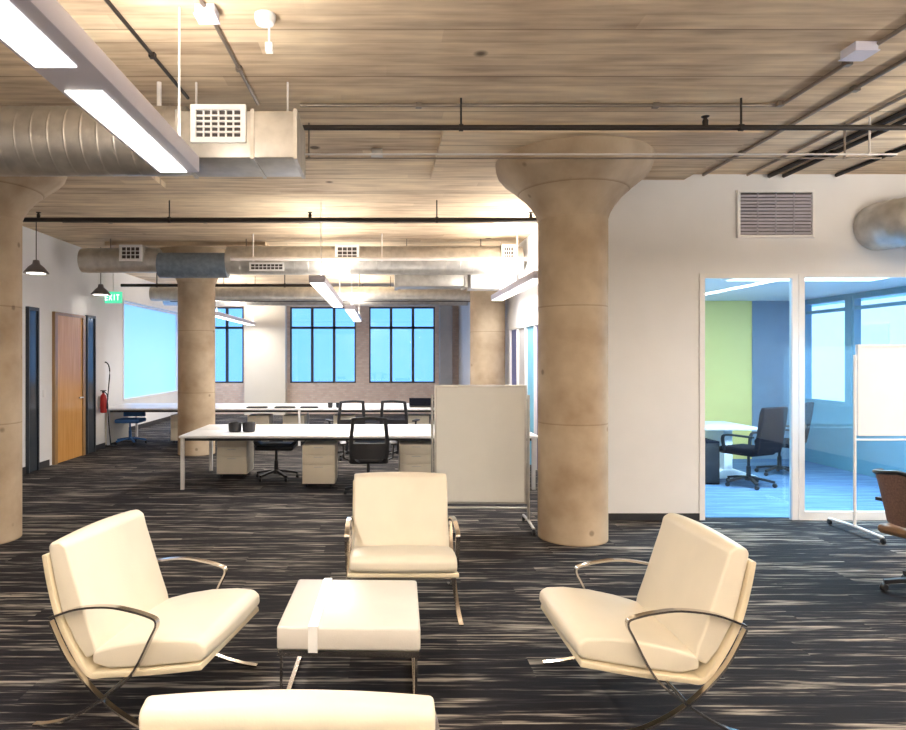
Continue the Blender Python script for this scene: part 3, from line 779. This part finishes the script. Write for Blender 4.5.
# wall vent
vt = thing('wall_vent', 'grey louvred vent in a white frame high on the white wall', 'vent', (4.125, YG, 3.21))
f = MB(); w2, h2, e = .405, .25, .028
f.rect('Y', -w2, w2, -h2, h2, -.03, 0, e); f.build('frame', 'trim', vt)
l = MB()
for k in range(12):
    z = -h2 + e + .022 + k * (2 * h2 - 2 * e - .02) / 12
    l.box(-w2 + e, w2 - e, -.022, -.006, z - .013, z + .011)
for x in (-.19, 0, .19): l.box(x - .004, x + .004, -.025, -.006, -h2 + e, h2 - e)
l.build('louvers', 'louver', vt)
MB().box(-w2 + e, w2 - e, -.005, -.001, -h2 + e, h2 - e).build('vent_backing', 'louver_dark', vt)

# ------------------------------------------------------------------ light fixtures
def linear_light(lb, x, y0, y1, z, w=.24, h=.10, nl=2, power=40, up=40, gap=.22, mr=.065):
    t = thing('linear_light', lb, 'ceiling light', (x, (y0 + y1) / 2, z), 0, 'hanging linear lights')
    hy = (y1 - y0) / 2; hw = w / 2
    MB().box(-hw, hw, -hy, hy, .006, h, .012, 2).build('housing', 'fixture', t)
    L = (2 * hy - .06 - gap * (nl - 1)) / nl
    for k in range(nl):
        a = -hy + .03 + k * (L + gap)
        MB().box(-hw + (.028 if mr > .03 else .012), hw - mr, a, a + L, 0, .008).build('diffuser', 'lens', t)
        ld = bpy.data.lights.new('diffuser_light', 'AREA'); ld.shape = 'RECTANGLE'; ld.size = w - mr - .015; ld.size_y = L; ld.energy = power / nl; ld.color = (1, .955, .89)
        o = bpy.data.objects.new('diffuser_light', ld); COL.objects.link(o); o.parent = t; o.location = (-(mr - .012) / 2, a + L / 2, -.004)
    ld = bpy.data.lights.new('uplight', 'AREA'); ld.shape = 'RECTANGLE'; ld.size = w - .06; ld.size_y = 2 * hy - .1; ld.energy = up; ld.color = (1, .93, .83)
    o = bpy.data.objects.new('uplight', ld); COL.objects.link(o); o.parent = t; o.location = (0, 0, h + .006); o.rotation_euler.x = PI
    for y in (-hy + .12, hy - .12):
        MB().tube([(.04, y, h - .01), (.04, y, CEIL - z - .001)], .006, 6).build('suspension_rod', 'trim', t)
    MB().box(-hw + .02, hw - .02, -hy + .05, hy - .05, h - .002, h + .003).build('uplight_lens', 'lens', t)
    return t
linear_light('nearest hanging linear light, at the top left corner of the picture', -1.155, 1.22, 3.75, 2.745, power=21, up=20, nl=2, gap=.22)
linear_light('hanging linear light in the middle, left of the far windows', -.80, 8.1, 12.0, 2.62, power=46, up=18, mr=.012, w=.2)
linear_light('hanging linear light farther along, in front of the middle window', -.62, 12.6, 16.8, 2.62, power=42, up=42, mr=.012, w=.2)
linear_light('hanging linear light just left of the big column, near the pale column', 1.93, 8.0, 11.1, 2.66, power=28, up=25, mr=.012, w=.2)
linear_light('far hanging linear light by the window left of the cream pilaster', -3.8, 14.9, 19.3, 2.65, power=36, up=34, mr=.012, w=.2)
# unseen lights added as fill behind the camera and outside the frame
linear_light('unseen linear light added as fill to the right of the lounge', 5.3, .4, 5.2, 2.745, power=70, up=85)
linear_light('unseen linear light added as fill above and behind the camera', 1.9, -2.6, 1.2, 2.745, power=26, up=90)
linear_light('unseen linear light added as fill behind the camera', -1.155, -3.7, -.2, 2.745, power=24, up=90)
pl = thing('added_fill_panel', 'flat cool white fill panel added on the meeting room ceiling', 'ceiling light', (5.0, 7.62, 2.66))  # panel added to brighten the meeting room, no such lamp seen
MB().box(-.9, .9, -.35, .35, -.03, 0, .004).build('frame', 'trim', pl)
MB().box(-.86, .86, -.31, .31, -.036, -.03).build('diffuser', 'lens', pl)
ld = bpy.data.lights.new('panel_fill', 'AREA'); ld.shape = 'RECTANGLE'; ld.size = 1.7; ld.size_y = .6; ld.energy = 105; ld.color = (.80, .92, 1)
o = bpy.data.objects.new('panel_fill', ld); COL.objects.link(o); o.parent = pl; o.location = (0, 0, -.04)
# pendants
def pendant(lb, x, y, z):
    t = thing('pendant_lamp', lb, 'pendant lamp', (x, y, z), 0, 'cone pendant lamps by the left wall')
    MB().lathe([(.165, -.10), (.16, -.085), (.10, -.01), (.05, .03), (.04, .08), (.03, .085)], seg=24).build('lamp_shade', 'lamp_metal', t)
    MB().lathe([(.10, -.104), (.12, -.101)], seg=20).build('bulb', 'bulb', t)
    MB().tube([(0, 0, .08), (0, 0, CEIL - z)], .006, 6).build('cord', 'black', t)
pendant('cone pendant lamp next to the left column, above the dark panel', -4.82, 9.2, 2.98)
pendant('smaller-looking cone pendant lamp beside the green exit sign', -4.9, 11.5, 2.90)

# ------------------------------------------------------------------ pipes and conduits
def xpipe(name, lb, cat, x0, x1, y, z, r, m, hang=(), heads=()):
    t = thing(name, lb, cat)
    MB().lathe([(r, x0), (r, x1)], (0, y, z), 'X', 12).build('pipe', m, t)
    for x in hang:
        MB().tube([(x, y, z), (x, y, CEIL)], .008 if r < .03 else .011, 6).build('hanger_rod', m, t)
        MB().lathe([(r * 1.35, x - .015), (r * 1.35, x + .015)], (0, y, z), 'X', 12).build('clamp', m, t)
    for x in heads:
        MB().lathe([(.018, -.02), (.022, .03), (.012, .05), (.03, .06), (.03, .064)], (x, y, z + r), 'Z', 10).build('sprinkler_head', m, t)
    return t
xpipe('sprinkler_pipe', 'dark sprinkler pipe crossing in front of the big column capital', 'pipe', -5.2, 7.9, 4.9, 3.41, .02, 'pipe_dark', (.587, 2.666), (2.4,))
xpipe('sprinkler_pipe', 'dark sprinkler pipe crossing behind the two near columns', 'pipe', -5.2, 2.3, 8.07, 3.39, .028, 'pipe_dark', (.67, -2.6), (-.88, 1.82, -4.2))
xpipe('ceiling_pipe', 'pale thin pipe passing in front of the big column capital', 'pipe', -.9, 4.12, 5.28, 3.33, .008, 'conduit_light', (-.7, 3.9))
xpipe('ceiling_pipe', 'thin grey pipe just behind the pale pipe at the big capital', 'pipe', -.9, 4.1, 5.42, 3.34, .007, 'conduit', (-.6, 3.8))
xpipe('ceiling_pipe', 'white pipe hanging low across the far ceiling, below the long duct', 'pipe', -2.35, 2.25, 10.25, 3.24, .03, 'conduit_light', (-2.0, 0, 2.1))
xpipe('ceiling_pipe', 'thin dark pipe across the ceiling in front of the far windows', 'pipe', -5.0, 2.2, 15.6, 3.05, .025, 'pipe_dark', (-3.0, .2))
xpipe('ceiling_pipe', 'thin dark pipe near the left wall above the second pendant', 'pipe', -5.1, -1.2, 12.9, 3.12, .03, 'pipe_dark', (-4.4, -1.9))

def conduit(lb, pts, r, m='conduit'):
    t = thing('conduit', lb, 'conduit')
    pts = [Vector(p) for p in pts]
    MB().tube(pts, r, 8, up=Vector((0.01, 0.02, 1))).build('pipe', m, t)
    st = MB()
    for a, b in zip(pts, pts[1:]):
        n = max(1, int((b - a).length / 1.3))
        for k in range(n):
            p = a.lerp(b, (k + .5) / n); st.box(p.x - r * 1.6, p.x + r * 1.6, p.y - r * 1.6, p.y + r * 1.6, CEIL - 2 * r - .006, CEIL)
    st.build('strap', m, t)
zc = CEIL - .016
conduit('pale conduit along the ceiling turning towards the camera at the right', [(-.62, 5.0, zc), (2.97, 5.0, zc), (3.02, 4.94, zc), (3.02, 1.0, zc)], .014)
conduit('dark conduit running to the wall between the pale conduit and the vent', [(3.36, 1.0, zc), (3.36, 6.9, zc)], .015)
conduit('thin conduit meeting the wall top above the left half of the vent', [(3.82, 1.0, zc), (3.82, 6.9, zc)], .013)
conduit('first of two thick dark conduits meeting the wall above the vent', [(4.05, 1.0, CEIL - .025), (4.05, 6.9, CEIL - .025)], .025, 'pipe_dark')
conduit('second of two thick dark conduits meeting the wall above the vent', [(4.2, 1.0, CEIL - .025), (4.2, 6.9, CEIL - .025)], .022, 'pipe_dark')
conduit('dark conduit meeting the wall between the vent and the elbow duct', [(4.75, 1.0, CEIL - .02), (4.75, 6.9, CEIL - .02)], .02, 'pipe_dark')
p0 = at(105, -6, 1.91 * F / 364); 
def ceil_pt(px, py, dz=.014):
    Yc = (CEIL - dz - H) * F / (CY - py); return ((px - CX) / F * Yc, Yc, CEIL - dz)
conduit('dark conduit slanting over the ceiling between the light and the pale rod', [ceil_pt(103, -4), ceil_pt(188, 98)], .012, 'pipe_dark')
conduit('grey conduit slanting from the ceiling junction box to the grilled duct box', [ceil_pt(196, -8), ceil_pt(214, 22), ceil_pt(258, 104)], .012)
conduit('grey conduit lying on the ceiling far back above the far columns', [(-4.5, 9.3, zc), (2.2, 9.3, zc)], .015)

def jbox(lb, px, py, s=.055, m='fixture'):
    x, y, z = ceil_pt(px, py, .05)
    t = thing('junction_box', lb, 'junction box', (x, y, CEIL))
    MB().box(-s, s, -s, s, -.055, 0, .006).build('body', m, t)
    MB().box(-s * 1.08, s * 1.08, -s * 1.08, s * 1.08, -.062, -.055).build('cover_plate', m, t)
jbox('white junction box on the ceiling above the grilled duct box', 207, 17)
jbox('pale junction box on the pale conduit at the upper right', 859, 54, .07)
jbox('grey junction box on the ceiling beyond the dark sprinkler pipe', 377, 155, .05, 'galv')
# smoke sensor with a drop rod
x, y, z = ceil_pt(265, 24, .05)
t = thing('ceiling_sensor', 'small white sensor on the ceiling with a rod hanging from it', 'sensor', (x, y, CEIL))
MB().lathe([(.03, -.06), (.05, -.05), (.06, -.02), (.06, 0)], seg=18).build('body', 'trim', t)
MB().tube([(.02, .02, -.05), (.02, .02, -.16)], .007, 6).build('rod', 'trim', t)
MB().box(0.0, .04, 0, .04, -.20, -.15).build('plug', 'trim', t)

# ------------------------------------------------------------------ left wall details
fe = thing('fire_extinguisher', 'red fire extinguisher hung at the end of the left wall', 'fire extinguisher', (XL + .08, 12.25, .68)); fe.scale = (.78,) * 3
MB().lathe([(.05, 0), (.075, .015), (.075, .36), (.06, .42), (.03, .45), (.025, .48)], seg=20).build('cylinder', 'red', fe)
MB().box(-.03, .03, -.02, .02, .48, .52, .006).box(-.07, .07, -.012, .012, .52, .54).build('valve', 'black', fe)
MB().tube(smooth_path([(.03, 0, .5), (.10, -.02, .42), (.095, -.02, .2), (.085, -.02, .10)], 5), .012, 8).build('hose', 'black', fe)
MB().box(-.10, -.07, -.05, .05, .1, .4).build('bracket', 'alum', fe)
ex = thing('exit_sign', 'green lit exit sign hung near the left wall end', 'exit sign', (-5.15, 12.65, 2.86))
MB().box(-.17, .17, -.02, .02, -.11, .11, .006).build('sign_face', 'exit', ex)
lt = MB()
def seg_letter(x, segs):
    for (a, b, c, d) in segs: lt.box(x + a, x + b, -.026, -.0195, c, d)
w, h, q = .055, .11, .014
seg_letter(-.145, [(0, q, -h / 2, h / 2), (0, w, h / 2 - q, h / 2), (0, w, -q / 2, q / 2), (0, w, -h / 2, -h / 2 + q)])
seg_letter(.02, [(0, q, -h / 2, h / 2)])
seg_letter(.065, [(0, .06, h / 2 - q, h / 2), (.023, .037, -h / 2, h / 2)])
for s in (-1, 1): lt.bar([(-.045 - s * .027 - .0 , -.0228, -h / 2), (-.045 + s * .027, -.0228, h / 2)], .006, .014, Vector((0, 1, 0)))
lt.build('lettering', 'exit_text', ex)
MB().tube([(0, 0, .11), (0, 0, CEIL - 2.86)], .01, 6).build('hanger_rod', 'trim', ex)
cb = smooth_path([(-5.58, 13.3, 1.50), (-5.50, 13.3, 1.62), (-5.42, 13.3, 1.45), (-5.46, 13.3, .8), (-5.40, 13.3, .02)], 6)
hs = thing('coat_pole', 'thin black bent pole standing by the corner past the fire extinguisher', 'pole')
MB().tube(cb, .012, 8).build('pole', 'black', hs)
MB().lathe([(.10, 0), (.10, .012), (.02, .02)], (-5.40, 13.3, 0), 'Z', 20).build('base', 'black', hs)
hs.location = (.16, -.55, 0)
sw = tag(MB().box(0, .012, -.04, .04, -.06, .06, .003).build('light_switch', 'trim', None, (XL, 10.25, 1.15)), 'white light switch on the left wall beside the wooden door', 'light switch')

# ------------------------------------------------------------------ outside
bd = thing('office_building', 'pale building across the street seen through the meeting room windows', 'building', (16, 11, -6))
MB().box(0, 6, -14, 14, 0, 9.6).build('wall', 'facade', bd)
for k in range(8):
    for j in range(3):
        MB().box(-.05, .02, -12.6 + k * 3.2, -11.0 + k * 3.2, 1.2 + j * 2.9, 3.0 + j * 2.9).build('window', 'facade_glass', bd)
struct(MB().box(8.6, 60, -40, 60, -6.3, -6).build('ground_outside', 'facade'))

# ------------------------------------------------------------------ world, camera, view
w = bpy.data.worlds.new('sky'); S.world = w; w.use_nodes = True
bg = w.node_tree.nodes['Background']; bg.inputs[0].default_value = (.22, .47, .90, 1); bg.inputs[1].default_value = .85
sl = bpy.data.lights.new('sun', 'SUN'); sl.energy = 2.0; sl.angle = .2; sl.color = (.86, .95, 1)
so = bpy.data.objects.new('sun', sl); COL.objects.link(so); so.location = (0, 0, 30)
so.rotation_euler = Vector((.74, .22, -.62)).to_track_quat('-Z', 'Y').to_euler()
cam = bpy.data.cameras.new('camera'); co = bpy.data.objects.new('camera', cam); COL.objects.link(co)
co.location = (0, 0, H); co.rotation_euler = (PI / 2, 0, 0)
cam.sensor_width = 36; cam.lens = 36 * F / 906; cam.shift_x = (453 - CX) / 906; cam.shift_y = (CY - 365) / 906; cam.clip_start = .05
S.camera = co
S.view_settings.view_transform = 'Standard'; S.view_settings.look = 'None'; S.view_settings.gamma = 1; S.view_settings.use_curve_mapping = False
S.view_settings.exposure = 1.35
